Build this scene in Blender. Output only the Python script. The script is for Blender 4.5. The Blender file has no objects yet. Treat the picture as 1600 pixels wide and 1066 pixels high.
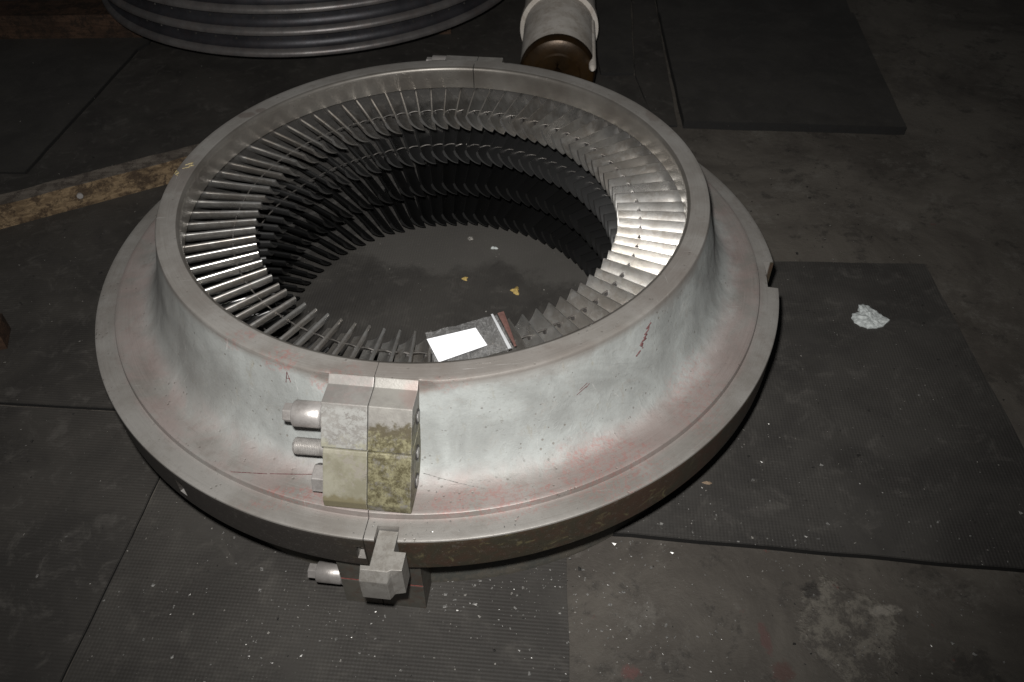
import bpy, bmesh, math, random
from mathutils import Vector, Matrix, noise
random.seed(7)
R = math.radians
sc = bpy.context.scene
col = sc.collection

# ------------------------------------------------------------------ camera, world, light, exposure
CAM = Vector((0.0, -1.3821, 1.0936))
VR = Vector((0.99366, -0.11228, -0.00617)); VU = Vector((0.08321, 0.69728, 0.71195)); VD = Vector((0.07564, 0.70795, -0.70220))
cd = bpy.data.cameras.new('camera'); co = bpy.data.objects.new('camera', cd); col.objects.link(co)
cd.sensor_width = 36; cd.lens = 28.755; cd.clip_end = 100; cd.clip_start = 0.02
co.matrix_world = Matrix(((VR.x, VU.x, -VD.x, CAM.x), (VR.y, VU.y, -VD.y, CAM.y), (VR.z, VU.z, -VD.z, CAM.z), (0, 0, 0, 1)))
cd.dof.use_dof = True; cd.dof.focus_distance = 1.45; cd.dof.aperture_fstop = 9.0
sc.camera = co
w = bpy.data.worlds.new('World'); sc.world = w; w.use_nodes = True
bg = w.node_tree.nodes['Background']; bg.inputs[0].default_value = (0.9, 0.95, 1.0, 1); bg.inputs[1].default_value = 0.020
# the camera's flash gun, above and a little left of the lens, aimed low
ld = bpy.data.lights.new('camera_flash', 'SPOT'); lo = bpy.data.objects.new('camera_flash', ld); col.objects.link(lo)
lo.location = CAM + VU * 0.10 - VR * 0.045
aim = Vector((0.02, 0.62, 0.0)) - lo.location
lo.rotation_euler = aim.to_track_quat('-Z', 'Y').to_euler()
ld.energy = 165; ld.spot_size = R(114); ld.spot_blend = 1.0; ld.shadow_soft_size = 0.022; ld.color = (1.0, 0.98, 0.95)
sc.view_settings.view_transform = 'Standard'; sc.view_settings.look = 'None'; sc.view_settings.exposure = 0; sc.view_settings.gamma = 1

F = -0.229                      # top of the rubber matting under the ring
S = R(-103)                     # azimuth of the joint between the two halves
NV = Vector((math.cos(S), math.sin(S), 0)); TV = Vector((-math.sin(S), math.cos(S), 0))

# ------------------------------------------------------------------ shader helper
class M:
    def __init__(s, name):
        s.m = bpy.data.materials.new(name); s.m.use_nodes = True; s.t = s.m.node_tree; s.n = s.t.nodes
        s.b = s.n['Principled BSDF']; s.g = s.n.new('ShaderNodeNewGeometry'); s.p = s.g.outputs['Position']
    def set(s, inp, v):
        if hasattr(v, 'is_output') or hasattr(v, 'links'): s.t.links.new(v, inp)
        else: inp.default_value = v
    def math(s, op, a, b=0.0, c=0.0, clamp=False):
        x = s.n.new('ShaderNodeMath'); x.operation = op; x.use_clamp = clamp
        for i, v in enumerate((a, b, c)): s.set(x.inputs[i], v)
        return x.outputs[0]
    def mp(s, scale=(1, 1, 1), loc=(0, 0, 0), rot=(0, 0, 0), src=None):
        x = s.n.new('ShaderNodeMapping'); s.t.links.new(src or s.p, x.inputs[0])
        x.inputs['Scale'].default_value = scale; x.inputs['Location'].default_value = loc; x.inputs['Rotation'].default_value = rot
        return x.outputs[0]
    def noise(s, scale, detail=4, rough=0.6, dist=0.0, vec=None):
        x = s.n.new('ShaderNodeTexNoise'); s.t.links.new(vec or s.p, x.inputs['Vector'])
        x.inputs['Scale'].default_value = scale; x.inputs['Detail'].default_value = detail
        x.inputs['Roughness'].default_value = rough; x.inputs['Distortion'].default_value = dist
        return x.outputs['Fac']
    def voro(s, scale, vec=None):
        x = s.n.new('ShaderNodeTexVoronoi'); s.t.links.new(vec or s.p, x.inputs['Vector']); x.inputs['Scale'].default_value = scale
        return x.outputs['Distance']
    def st(s, v, lo, hi, a=0.0, b=1.0):
        x = s.n.new('ShaderNodeMapRange'); x.interpolation_type = 'SMOOTHSTEP'
        if lo > hi: lo, hi, a, b = hi, lo, b, a
        s.set(x.inputs['Value'], v)
        for k, q in (('From Min', lo), ('From Max', hi), ('To Min', a), ('To Max', b)): x.inputs[k].default_value = q
        return x.outputs['Result']
    def mix(s, f, a, b):
        x = s.n.new('ShaderNodeMix'); x.data_type = 'RGBA'
        s.set(x.inputs[0], f)
        for i, v in ((6, a), (7, b)):
            if isinstance(v, tuple) and len(v) == 3: v = v + (1,)
            s.set(x.inputs[i], v)
        return x.outputs[2]
    def sep(s, vec=None):
        x = s.n.new('ShaderNodeSeparateXYZ'); s.t.links.new(vec or s.p, x.inputs[0]); return x.outputs
    def rad(s):
        o = s.sep(); return s.math('SQRT', s.math('ADD', s.math('MULTIPLY', o[0], o[0]), s.math('MULTIPLY', o[1], o[1])))
    def wear(s, rad_=.0022):
        # rubbed bright arrises: where the bevelled normal leaves the face normal
        b = s.n.new('ShaderNodeBevel'); b.samples = 6; b.inputs['Radius'].default_value = rad_
        d = s.n.new('ShaderNodeVectorMath'); d.operation = 'DOT_PRODUCT'; s.t.links.new(b.outputs[0], d.inputs[0]); s.t.links.new(s.g.outputs['True Normal'], d.inputs[1])
        return s.math('MULTIPLY', s.st(d.outputs['Value'], .97, .86), s.st(s.noise(120, 4, .7), .36, .52))
    def blob(s, c, r, wob=0.35, nscale=18, edge=0.35):
        # 1 inside an irregular patch round c (a stain, dirt or paint with a shape of its own)
        v = s.n.new('ShaderNodeVectorMath'); v.operation = 'SUBTRACT'; s.t.links.new(s.p, v.inputs[0]); v.inputs[1].default_value = c
        d = s.n.new('ShaderNodeVectorMath'); d.operation = 'DIVIDE'; s.t.links.new(v.outputs[0], d.inputs[0]); d.inputs[1].default_value = r if isinstance(r, tuple) else (r, r, r)
        l = s.n.new('ShaderNodeVectorMath'); l.operation = 'LENGTH'; s.t.links.new(d.outputs[0], l.inputs[0])
        q = s.math('ADD', l.outputs['Value'], s.math('MULTIPLY', s.math('SUBTRACT', s.noise(nscale, 5, .7), .5), wob * 4))
        return s.st(q, 1.0 + edge, 1.0 - edge)
    def bump(s, h, strength=0.3, dist=0.002, prev=None):
        x = s.n.new('ShaderNodeBump'); s.set(x.inputs['Height'], h); x.inputs['Strength'].default_value = strength; x.inputs['Distance'].default_value = dist
        if prev: s.t.links.new(prev, x.inputs['Normal'])
        return x.outputs[0]
    def out(s, c, rough=.5, metal=0., normal=None, spec=None):
        if isinstance(c, tuple) and len(c) == 3: c = c + (1,)
        s.set(s.b.inputs['Base Color'], c); s.set(s.b.inputs['Roughness'], rough); s.set(s.b.inputs['Metallic'], metal)
        if normal: s.t.links.new(normal, s.b.inputs['Normal'])
        if spec is not None: s.b.inputs['Specular IOR Level'].default_value = spec
        return s.m

def mul(m, a, b): return m.math('MULTIPLY', a, b)

# ---- materials
def casing_material():
    m = M('casing_steel')
    r = m.rad(); x, y, z = m.sep()
    nz = m.sep(m.g.outputs['True Normal'])[2]
    big = m.noise(6, 5, .6); mid = m.noise(26, 5, .65); fine = m.noise(160, 4, .7); grit = m.noise(520, 3, .7)
    steel = m.mix(m.st(big, .35, .65), (.215, .20, .183), (.295, .283, .266))
    steel = m.mix(mul(m, m.st(mid, .5, .7), .5), steel, (.19, .167, .150))
    # milky aluminium paint on the cast slope
    paintmask = mul(m, mul(m, m.st(m.math('ADD', r, mul(m, m.math('SUBTRACT', mid, .5), .05)), .632, .582), m.st(r, .5335, .5375)), m.st(z, .178, .171))
    paint = m.mix(m.st(m.noise(9, 6, .65, .6), .3, .7), (.235, .243, .235), (.35, .368, .358))
    paint = m.mix(mul(m, m.st(m.noise(34, 6, .75, 1.2), .54, .72), .55), paint, (.27, .255, .235))
    paint = m.mix(mul(m, m.st(m.noise(70, 4, .7, .3), .68, .74), .6), paint, (.16, .15, .14))
    side = m.blob((-.58, -.12, .05), (.30, .50, .3), .1, 8, .5)  # tones the slope paint darker and browner on the left
    paint = m.mix(mul(m, side, .45), paint, (.215, .20, .185))
    c = m.mix(paintmask, steel, paint)
    # pink grinding dust where slope turns into flange, and red marking paint
    pink = mul(m, mul(m, m.st(r, .575, .61), m.st(r, .672, .655)), m.st(m.noise(11, 5, .7, .5), .36, .6))
    pink = mul(m, pink, m.st(z, .10, .05))
    c = m.mix(mul(m, pink, .42), c, (.32, .235, .222))
    c = m.mix(mul(m, m.st(m.noise(48, 5, .8, .5), .63, .70), mul(m, pink, .16)), c, (.30, .14, .125))
    for cc, rr, k in [((-.262, -.452, .172), (.030, .022, .014), .75), ((-.33, -.40, .172), (.035, .02, .012), .45), ((-.20, -.50, .165), (.03, .014, .02), .55), ((-.165, -.497, .172), (.03, .02, .015), .5), ((-.30, -.60, .012), (.11, .02, .012), .6),
                      ((-.04, -.535, .172), (.07, .012, .012), .35), ((.05, -.645, .012), (.10, .03, .02), .5), ((.24, -.60, .014), (.09, .06, .03), .5), ((.42, -.46, .014), (.05, .10, .03), .3)]:
        c = m.mix(mul(m, mul(m, m.blob(cc, rr, .5, 60, .3), m.st(m.noise(130, 5, .8), .46, .60)), k * .8), c, (.33, .115, .10))
    # grease marks on the rim
    for cc, rr, k in [((.486, .205, .181), (.018, .026, .02), .55), ((-.406, .316, .181), (.018, .012, .02), .7), ((-.376, .333, .181), (.012, .010, .02), .7), ((.38, -.33, .181), (.09, .10, .03), .35), ((.0, -.51, .181), (.45, .035, .03), .38), ((-.51, .08, .181), (.05, .05, .03), .45)]:
        c = m.mix(mul(m, m.blob(cc, rr, .3, 40, .25), k), c, (.15, .125, .11))
    # turning marks and scratches on the machined faces
    ang = m.math('ARCTAN2', y, x)
    cv = m.n.new('ShaderNodeCombineXYZ'); m.set(cv.inputs[0], mul(m, ang, 5.0)); m.set(cv.inputs[1], mul(m, r, 420.0)); m.set(cv.inputs[2], mul(m, z, 420.0))
    turn = m.noise(1.0, 4, .6, 0, cv.outputs[0])
    mach = m.math('SUBTRACT', 1.0, paintmask)
    c = m.mix(mul(m, mul(m, mach, m.st(turn, .50, .75)), .16), c, (.40, .385, .36))
    c = m.mix(mul(m, mul(m, mach, m.st(turn, .48, .25)), .22), c, (.13, .115, .10))
    scr = m.math('MAXIMUM', m.st(m.noise(1.0, 3, .55, .15, m.mp((14, 330, 14), rot=(0, 0, .5))), .70, .76), m.st(m.noise(1.0, 3, .55, .15, m.mp((300, 16, 18), rot=(0, 0, .9))), .71, .77))
    c = m.mix(mul(m, scr, .5), c, (.50, .49, .47))
    c = m.mix(mul(m, m.st(m.noise(1.0, 3, .6, .2, m.mp((24, 210, 30), rot=(.3, 0, -.7))), .70, .76), .5), c, (.12, .105, .095))
    # dark machined bore and oily flange edge
    bore = m.st(r, .4975, .4962)
    c = m.mix(mul(m, bore, .85), c, m.mix(m.st(big, .35, .65), (.12, .108, .094), (.19, .178, .16)))
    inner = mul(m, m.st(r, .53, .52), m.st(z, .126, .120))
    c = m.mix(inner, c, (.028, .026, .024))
    edge = mul(m, m.st(m.math('ABSOLUTE', nz), .5, .2), m.st(r, .690, .694))
    rust = m.mix(m.st(m.noise(14, 6, .7, .8), .4, .62), (.036, .031, .020), (.050, .029, .019))
    rust = m.mix(m.st(m.noise(30, 5, .75, 1.0), .55, .68), rust, (.10, .085, .045))
    rust = m.mix(m.st(x, -.05, -.25), rust, (.032, .028, .025))
    c = m.mix(edge, c, rust)
    for a, zc in ((-131.9, -.04), (-103.7, -.04)):
        c = m.mix(m.blob((.686 * math.cos(R(a)), .686 * math.sin(R(a)), zc), (.0055, .0055, .011), .1, 60, .2), c, (.34, .27, .17))
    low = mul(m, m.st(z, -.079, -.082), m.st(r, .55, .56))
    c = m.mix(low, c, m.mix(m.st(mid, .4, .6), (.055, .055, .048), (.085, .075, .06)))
    # crisp little chips, pits and drips
    chip = mul(m, m.st(m.voro(85), .20, .13), m.st(m.noise(17, 4, .7), .52, .60))
    c = m.mix(mul(m, mul(m, chip, m.math('SUBTRACT', 1.0, edge)), .6), c, (.12, .108, .095))
    chip2 = mul(m, m.st(m.voro(52), .13, .09), m.st(m.noise(8, 4, .7, .0, m.mp(loc=(3, 1, 5))), .55, .62))
    c = m.mix(mul(m, mul(m, chip2, paintmask), .7), c, (.15, .13, .11))
    drip = m.st(m.noise(1.0, 5, .7, .3, m.mp((70, 70, 6))), .60, .72)
    c = m.mix(mul(m, mul(m, drip, paintmask), .45), c, (.24, .22, .17))
    c = m.mix(mul(m, m.st(m.noise(95, 6, .85), .55, .66), .30), c, (.15, .14, .125))
    # fine dirt specks
    c = m.mix(mul(m, m.st(fine, .64, .72), .45), c, (.10, .09, .08))
    c = m.mix(mul(m, m.st(grit, .66, .74), .35), c, (.55, .53, .50))
    rough = m.math('ADD', m.math('ADD', m.math('SUBTRACT', m.math('ADD', .38, mul(m, paintmask, .20)), mul(m, bore, .04)), mul(m, mid, .2)), mul(m, m.math('MAXIMUM', inner, low), .25))
    metal = mul(m, m.math('SUBTRACT', m.math('ADD', .36, mul(m, bore, .25)), mul(m, paintmask, .24)), m.math('SUBTRACT', 1.0, m.math('MAXIMUM', inner, m.math('MAXIMUM', low, mul(m, edge, .92)))))
    vein = m.st(m.math('ABSOLUTE', m.math('SUBTRACT', m.noise(7, 4, .6, .8), .5)), .014, .0)
    n1 = m.bump(mul(m, m.noise(15, 5, .65, .3), m.math('ADD', .12, paintmask)), .09, .02)
    n1 = m.bump(mul(m, mul(m, vein, paintmask), m.st(m.noise(5), .45, .6)), .12, .003, n1)
    n1 = m.bump(mul(m, fine, m.math('ADD', .3, paintmask)), .16, .0015, n1)
    n1 = m.bump(mul(m, turn, mach), .06, .0008, n1)
    n1 = m.bump(m.math('SUBTRACT', 1.0, m.math('MAXIMUM', chip, mul(m, chip2, paintmask))), .4, .0012, n1)
    n1 = m.bump(mul(m, m.noise(62, 7, .8), m.math('SUBTRACT', 1.0, bore)), .22, .002, n1)
    n1 = m.bump(scr, .25, .0006, n1)
    n1 = m.bump(grit, .2, .0006, n1)
    return m.out(c, rough, metal, n1)

def steel_material(name, a, b, metal=.6, rough=.4, stain=None, amt=.5, scale=40, gr=.5):
    m = M(name)
    c = m.mix(m.st(m.noise(scale * .3, 5, .65), .35, .65), a, b)
    if stain: c = m.mix(mul(m, m.st(m.noise(scale, 7, .8, .15), .45, .62), amt), c, stain)
    c = m.mix(mul(m, m.st(m.noise(scale * 7, 3, .7), .62, .72), .4 * gr), c, (.06, .055, .05))
    if name in ('key_steel', 'bright_steel', 'block_shaded_steel', 'thread_steel'): c = m.mix(mul(m, m.wear(.0016), .7), c, tuple(min(.6, v * 1.8) for v in b))
    n1 = m.bump(m.noise(scale * 3, 5, .7), .25, .0015)
    n1 = m.bump(m.noise(scale * 14, 3, .7), .2, .0005, n1)
    return m.out(c, m.math('ADD', rough - .08, mul(m, m.noise(scale, 3), .16)), metal, n1)

def blade_material():
    m = M('blade_steel')
    oi = m.n.new('ShaderNodeObjectInfo').outputs['Random']
    z = m.sep()[2]
    nn = m.noise(24, 5, .7)
    c = m.mix(m.st(nn, .35, .65), (.50, .485, .46), (.64, .63, .61))
    c = m.mix(mul(m, m.st(m.math('ADD', mul(m, oi, .35), m.noise(60, 4, .7, .5)), .62, .82), .4), c, (.30, .25, .20))
    c = m.mix(mul(m, m.st(m.noise(150, 4, .7), .62, .7), .35), c, (.16, .14, .12))
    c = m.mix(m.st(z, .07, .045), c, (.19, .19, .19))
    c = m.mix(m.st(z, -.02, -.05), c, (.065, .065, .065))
    n1 = m.bump(m.noise(110, 4, .7), .12, .0008)
    return m.out(c, m.math('ADD', .22, m.math('ADD', mul(m, oi, .09), mul(m, nn, .10))), .90, n1)

def rubber_material(name, rib=None, a=(.033, .0305, .028), b=(.050, .0465, .042), dust=(.11, .102, .092), stain=None):
    m = M(name)
    c = m.mix(m.st(m.noise(4.5, 6, .65, .4), .35, .65), a, b)
    c = m.mix(mul(m, m.st(m.noise(19, 6, .75, .6), .5, .75), .45), c, dust)
    c = m.mix(mul(m, m.st(m.noise(240, 3, .8), .64, .72), .35), c, (.15, .14, .13))
    c = m.mix(mul(m, m.st(m.noise(90, 3, .8), .66, .70), .5), c, (.012, .011, .010))
    rough = m.math('ADD', .55, mul(m, m.noise(12, 4), .2))
    if stain:
        for cc, rr, cl, k in stain: c = m.mix(mul(m, m.blob(cc, rr, .18, 12, .12), k), c, cl)
    n1 = m.bump(m.noise(120, 4, .75), .3, .0012)
    if rib:
        for ang, st in rib:
            u = m.mp(rot=(0, 0, R(ang)))
            wv = m.math('SINE', mul(m, m.sep(u)[0], 2 * math.pi / .0066))
            wv = mul(m, wv, m.st(m.noise(7, 4, .6), .30, .55))
            n1 = m.bump(wv, st, .0012, n1)
            c = m.mix(mul(m, m.st(wv, .1, .9), .22 * st), c, (.012, .011, .01))
    return m.out(c, rough, 0, n1, .45)

def concrete_material():
    m = M('floor_concrete')
    c = m.mix(m.st(m.noise(2.2, 7, .7, .6), .35, .65), (.056, .049, .042), (.106, .095, .081))
    c = m.mix(mul(m, m.st(m.noise(7, 8, .82, .15), .52, .66), .6), c, (.14, .13, .115))
    c = m.mix(mul(m, m.st(m.noise(15, 6, .75, .2), .54, .66), .6), c, (.030, .027, .024))
    c = m.mix(mul(m, m.st(m.noise(26, 5, .8), .68, .72), .5), c, (.13, .042, .036))
    worn = m.blob((.635, -.80, F), (.085, .095, .08), .45, 16, .12)
    wc = m.mix(m.st(m.noise(26, 8, .82, .1), .42, .60), (.065, .058, .050), (.17, .155, .13))
    c = m.mix(mul(m, worn, .8), c, wc)
    for cc, rr, cl in [((.60, -.725, F), .022, (.02, .018, .017)), ((.648, -.718, F), .012, (.16, .055, .045)), ((.395, -.72, F), .009, (.15, .06, .05)), ((.36, -.875, F), .010, (.15, .075, .06)),
                       ((.49, -.80, F), (.01, .03, .03), (.10, .055, .05)), ((.25, -.83, F), (.02, .014, .02), (.13, .06, .055)), ((.50, -.86, F), .022, (.09, .05, .043)), ((.71, -.775, F), (.035, .012, .02), (.24, .22, .19))]:
        c = m.mix(mul(m, m.blob(cc, rr, .4, 70, .25), .75), c, cl)
    c = m.mix(mul(m, m.st(m.noise(210, 3, .8), .63, .72), .35), c, (.16, .15, .14))
    n1 = m.bump(m.noise(10, 7, .75, .5), .5, .006)
    n1 = m.bump(mul(m, worn, m.noise(26, 7, .8, .1)), .6, .004, n1)
    n1 = m.bump(m.noise(170, 4, .8), .35, .0012, n1)
    return m.out(c, m.math('ADD', .5, mul(m, m.noise(6, 4), .3)), 0, n1, .4)

def wood_material(name, a, b, dark, ang=0, rot=0.25):
    m = M(name)
    v = m.mp(scale=(3, 40, 40), rot=(0, 0, R(ang)))
    c = m.mix(m.st(m.noise(2.2, 5, .6, .8, v), .38, .62), a, b)
    c = m.mix(mul(m, m.st(m.noise(24, 8, .85, .15), .47, .57), .85), c, dark)
    c = m.mix(mul(m, m.st(m.noise(9, 4, .7), .5, .65), .5), c, dark)
    n1 = m.bump(m.noise(3, 5, .7, .5, v), .5, .003)
    n1 = m.bump(m.noise(60, 5, .75), .4, .003, n1)
    return m.out(c, .75, 0, n1, .3)

def plain(name, c, rough=.5, metal=0., var=.25, sc_=60):
    m = M(name); d = tuple(v * (1 - var) for v in c)
    return m.out(m.mix(m.st(m.noise(sc_, 4, .7), .35, .65), d, c), rough, metal, m.bump(m.noise(sc_ * 3, 3), .15, .001))

MAT = {}
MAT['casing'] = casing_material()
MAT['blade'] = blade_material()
MAT['wire'] = plain('wire_steel', (.15, .14, .13), .45, .6, .6, 60)
MAT['bright'] = steel_material('bright_steel', (.33, .31, .295), (.42, .40, .385), .5, .40, (.14, .12, .11), .3)
MAT['key'] = steel_material('key_steel', (.27, .255, .235), (.35, .335, .31), .45, .42, (.16, .14, .12), .5)
MAT['darksteel'] = steel_material('thread_steel', (.25, .235, .22), (.34, .325, .31), .45, .42)
def block_upper():
    m = M('block_flaking_paint')
    z = m.sep()[2]
    c = m.mix(m.st(m.noise(20, 5, .7), .35, .65), (.185, .175, .163), (.25, .24, .225))
    fl = m.st(m.noise(85, 7, .85, .2), .46, .54)
    c = m.mix(mul(m, mul(m, fl, m.st(z, .169, .160)), .8), c, (.32, .32, .305))
    c = m.mix(mul(m, m.st(m.noise(33, 5, .7), .5, .6), mul(m, m.st(z, .135, .11), .6)), c, (.30, .29, .20))
    c = m.mix(mul(m, mul(m, m.st(z, .166, .1695, 0, .55), m.st(m.sep()[1], .2, .1)), m.st(m.noise(55, 5, .75), .42, .70)), c, (.24, .185, .175))
    c = m.mix(mul(m, m.st(m.noise(1.0, 3, .6, .2, m.mp((30, 260, 40), rot=(.4, .3, -.6))), .68, .74), .5), c, (.10, .09, .075))
    c = m.mix(mul(m, m.wear(), .75), c, (.42, .41, .39))
    return m.out(c, .5, .3, m.bump(m.noise(90, 5, .75), .4, .0012))
def block_stained():
    m = M('block_oily_paint')
    z = m.sep()[2]
    c = m.mix(m.st(m.noise(20, 5, .7), .35, .65), (.19, .18, .165), (.25, .24, .22))
    zz = m.math('ADD', z, mul(m, m.math('SUBTRACT', m.noise(55, 5, .75), .5), .05))
    ol = m.mix(m.st(m.noise(80, 7, .85, .15), .40, .62), (.070, .060, .030), (.225, .208, .125))
    ol = m.mix(m.st(m.noise(38, 7, .8), .50, .64), ol, (.17, .16, .145))
    c = m.mix(m.st(zz, .150, .140), c, (.085, .072, .045))
    c = m.mix(m.st(zz, .137, .128), c, ol)
    c = m.mix(mul(m, mul(m, m.st(z, .166, .1695), m.blob((-.05, -.55, .17), (.03, .03, .03), .3, 50, .3)), .5), c, (.27, .19, .17))
    c = m.mix(mul(m, m.st(m.noise(1.0, 3, .6, .2, m.mp((30, 260, 40), rot=(.4, .3, -.6))), .68, .74), .5), c, (.10, .09, .075))
    c = m.mix(mul(m, m.wear(), .75), c, (.42, .41, .39))
    return m.out(c, .5, .25, m.bump(m.noise(90, 5, .75), .4, .0015))
def block_cream():
    m = M('block_cream_paint')
    z = m.sep()[2]
    c = m.mix(m.st(m.noise(26, 5, .7), .35, .65), (.19, .178, .13), (.265, .253, .20))
    c = m.mix(mul(m, m.st(m.noise(34, 7, .8, .2), .53, .57), .8), c, (.24, .22, .19))
    c = m.mix(mul(m, m.st(m.noise(110, 6, .8), .55, .64), .4), c, (.19, .17, .12))
    c = m.mix(mul(m, m.st(m.math('ADD', z, mul(m, m.math('SUBTRACT', m.noise(60), .5), .02)), .042, .034), .9), c, (.15, .13, .075))
    c = m.mix(mul(m, m.st(m.noise(1.0, 3, .6, .2, m.mp((30, 260, 40), rot=(.4, .3, -.6))), .68, .74), .5), c, (.10, .09, .075))
    c = m.mix(mul(m, m.wear(), .75), c, (.42, .41, .39))
    return m.out(c, .5, .2, m.bump(m.noise(90, 5, .75), .3, .0012))
MAT['block_l'] = block_upper(); MAT['block_r'] = block_stained(); MAT['block_c'] = block_cream()
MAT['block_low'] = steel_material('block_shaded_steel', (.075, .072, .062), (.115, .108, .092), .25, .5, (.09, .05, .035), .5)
MAT['lip'] = steel_material('shaded_lip_steel', (.10, .095, .088), (.15, .14, .13), .4, .5)
MAT['grime'] = plain('brown_grime', (.040, .022, .010), .6)
MAT['hole'] = plain('hole_dark', (.03, .027, .025), .6)
MAT['redp'] = plain('red_marking_paint', (.12, .040, .040), .6, 0, .5, 300)
MAT['redd'] = plain('red_primer', (.20, .06, .05), .6, 0, .5, 200)
MAT['chalk'] = plain('yellow_marker', (.42, .34, .16), .7, 0, .5, 300)
MAT['matA'] = rubber_material('ribbed_rubber_right', rib=((11.3, .24), (101.3, .06)), stain=[((.52, .33, F), (.42, .22, .2), (.085, .080, .073), .8), ((.04, .42, F), (.30, .20, .2), (.085, .080, .073), .8)])
MAT['matB'] = rubber_material('ribbed_rubber_front', rib=((101.3, .15), (11.3, .10)), a=(.032, .029, .026), b=(.049, .045, .040), dust=(.09, .083, .073))
MAT['matC'] = rubber_material('rubber_left', rib=((101.3, .14),), a=(.028, .0255, .023), b=(.044, .040, .0355))
MAT['matG'] = rubber_material('rubber_smooth', a=(.031, .029, .0265), b=(.044, .041, .037), dust=(.065, .06, .055))
MAT['concrete'] = concrete_material()
MAT['beam'] = wood_material('weathered_timber', (.10, .068, .038), (.19, .135, .078), (.03, .019, .012), -20)
MAT['beamtop'] = wood_material('timber_top_grey', (.10, .085, .07), (.145, .125, .105), (.055, .045, .038), -20)  # greyer, duller tone for the upper face of the beam
MAT['oldwood'] = wood_material('oily_timber', (.035, .019, .011), (.06, .033, .02), (.014, .009, .006), -8)
MAT['disc'] = steel_material('ring_blued_steel', (.115, .108, .108), (.185, .175, .17), .55, .42, (.15, .11, .095), .3, 30)
MAT['discgroove'] = steel_material('ring_groove_steel', (.030, .030, .034), (.050, .050, .056), .5, .45, (.05, .035, .035), .3, 30)
MAT['shaft'] = steel_material('shaft_pale_coating', (.48, .44, .39), (.64, .60, .55), .05, .55, (.20, .14, .09), .35, 22)
MAT['shaftface'] = steel_material('shaft_brown_varnish', (.018, .010, .004), (.045, .024, .008), .5, .35, (.03, .018, .008), .6, 22)
MAT['paper'] = plain('white_card', (.86, .87, .90), .6, 0, .03, 30)
MAT['white'] = plain('white_scrap', (.66, .70, .69), .85, 0, .45, 130)
MAT['crumb'] = plain('yellow_crumb', (.50, .36, .12), .7, 0, .4, 200)
MAT['tan'] = plain('tan_shaving', (.30, .22, .15), .6, 0, .3, 200)
MAT['zip'] = plain('zip_strip_plastic', (.46, .47, .48), .35, 0, .1, 100)
MAT['bagred'] = plain('bag_red_strip', (.13, .07, .06), .45, 0, .3, 200)
MAT['chips'] = plain('swarf_metal', (.42, .41, .39), .35, .45, .75, 300)
MAT['grit'] = plain('pale_grit', (.30, .285, .26), .6, 0, .7, 300)
MAT['darkgrit'] = plain('dark_grit', (.02, .018, .016), .8, 0, .4, 200)
def film_material():
    m = M('clear_film')
    m.b.inputs['Alpha'].default_value = .16
    wr = m.noise(55, 4, .7, 1.5)
    m.set(m.b.inputs['Alpha'], m.st(m.math('ABSOLUTE', m.math('SUBTRACT', wr, .5)), .02, .0, .05, .22))
    return m.out((.62, .62, .62), .14, 0, m.bump(wr, .5, .003))
MAT['film'] = film_material()

# ------------------------------------------------------------------ object helpers
def tag(o, label=None, cat=None, group=None, kind=None):
    if label: o['label'] = label
    if cat: o['category'] = cat
    if group: o['group'] = group
    if kind: o['kind'] = kind
    return o
def empty(name, loc, rz=0):
    o = bpy.data.objects.new(name, None); o.empty_display_size = .05; col.objects.link(o); o.location = loc; o.rotation_euler = (0, 0, rz); return o
def link(name, me, mat, parent=None, loc=None, smooth=None):
    o = bpy.data.objects.new(name, me); col.objects.link(o)
    for q in (mat if isinstance(mat, (list, tuple)) else [mat]): me.materials.append(q)
    if parent is not None:
        o.parent = parent
        o.location = loc if loc is not None else tuple(-v for v in world_loc(parent))
    elif loc is not None: o.location = loc
    return o
def world_loc(o):
    v = Vector(o.location)
    while o.parent: o = o.parent; v += Vector(o.location)
    return v
def from_bm(bm, name, mat, parent=None, smooth=False, bevel=0, loc=None, ang=40):
    bmesh.ops.remove_doubles(bm, verts=bm.verts, dist=1e-6)
    bmesh.ops.recalc_face_normals(bm, faces=bm.faces)
    if bevel:
        es = [e for e in bm.edges if len(e.link_faces) == 2 and e.calc_face_angle(0) > R(25)]
        bmesh.ops.bevel(bm, geom=es, offset=bevel, segments=2, profile=.6, affect='EDGES', clamp_overlap=True)
    if smooth:
        for f in bm.faces: f.smooth = True
        for e in bm.edges:
            if len(e.link_faces) == 2 and e.calc_face_angle(0) > R(ang): e.smooth = False
    me = bpy.data.meshes.new(name); bm.to_mesh(me); bm.free()
    return link(name, me, mat, parent, loc)
def ntz(n, t, z, far=False): return NV * (-n if far else n) + TV * t + Vector((0, 0, z))
def prism(bm, pts, f0, f1):
    a = [bm.verts.new(f0(p)) for p in pts]; b = [bm.verts.new(f1(p)) for p in pts]
    bm.faces.new(a); bm.faces.new(b[::-1])
    for i in range(len(pts)):
        j = (i + 1) % len(pts); bm.faces.new((a[i], b[i], b[j], a[j]))
def tube(bm, path, rad, seg=10, caps=True):
    rings = []
    for i, p in enumerate(path):
        d = (path[min(i + 1, len(path) - 1)] - path[max(i - 1, 0)]).normalized()
        u = d.orthogonal().normalized() if abs(d.z) > .9 else d.cross(Vector((0, 0, 1))).normalized()
        v = d.cross(u)
        rr = rad[i] if isinstance(rad, (list, tuple)) else rad
        rings.append([bm.verts.new(p + (u * math.cos(2 * math.pi * k / seg) + v * math.sin(2 * math.pi * k / seg)) * rr) for k in range(seg)])
    for a, b in zip(rings, rings[1:]):
        for k in range(seg): bm.faces.new((a[k], a[(k + 1) % seg], b[(k + 1) % seg], b[k]))
    if caps: bm.faces.new(rings[0][::-1]); bm.faces.new(rings[-1])
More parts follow.
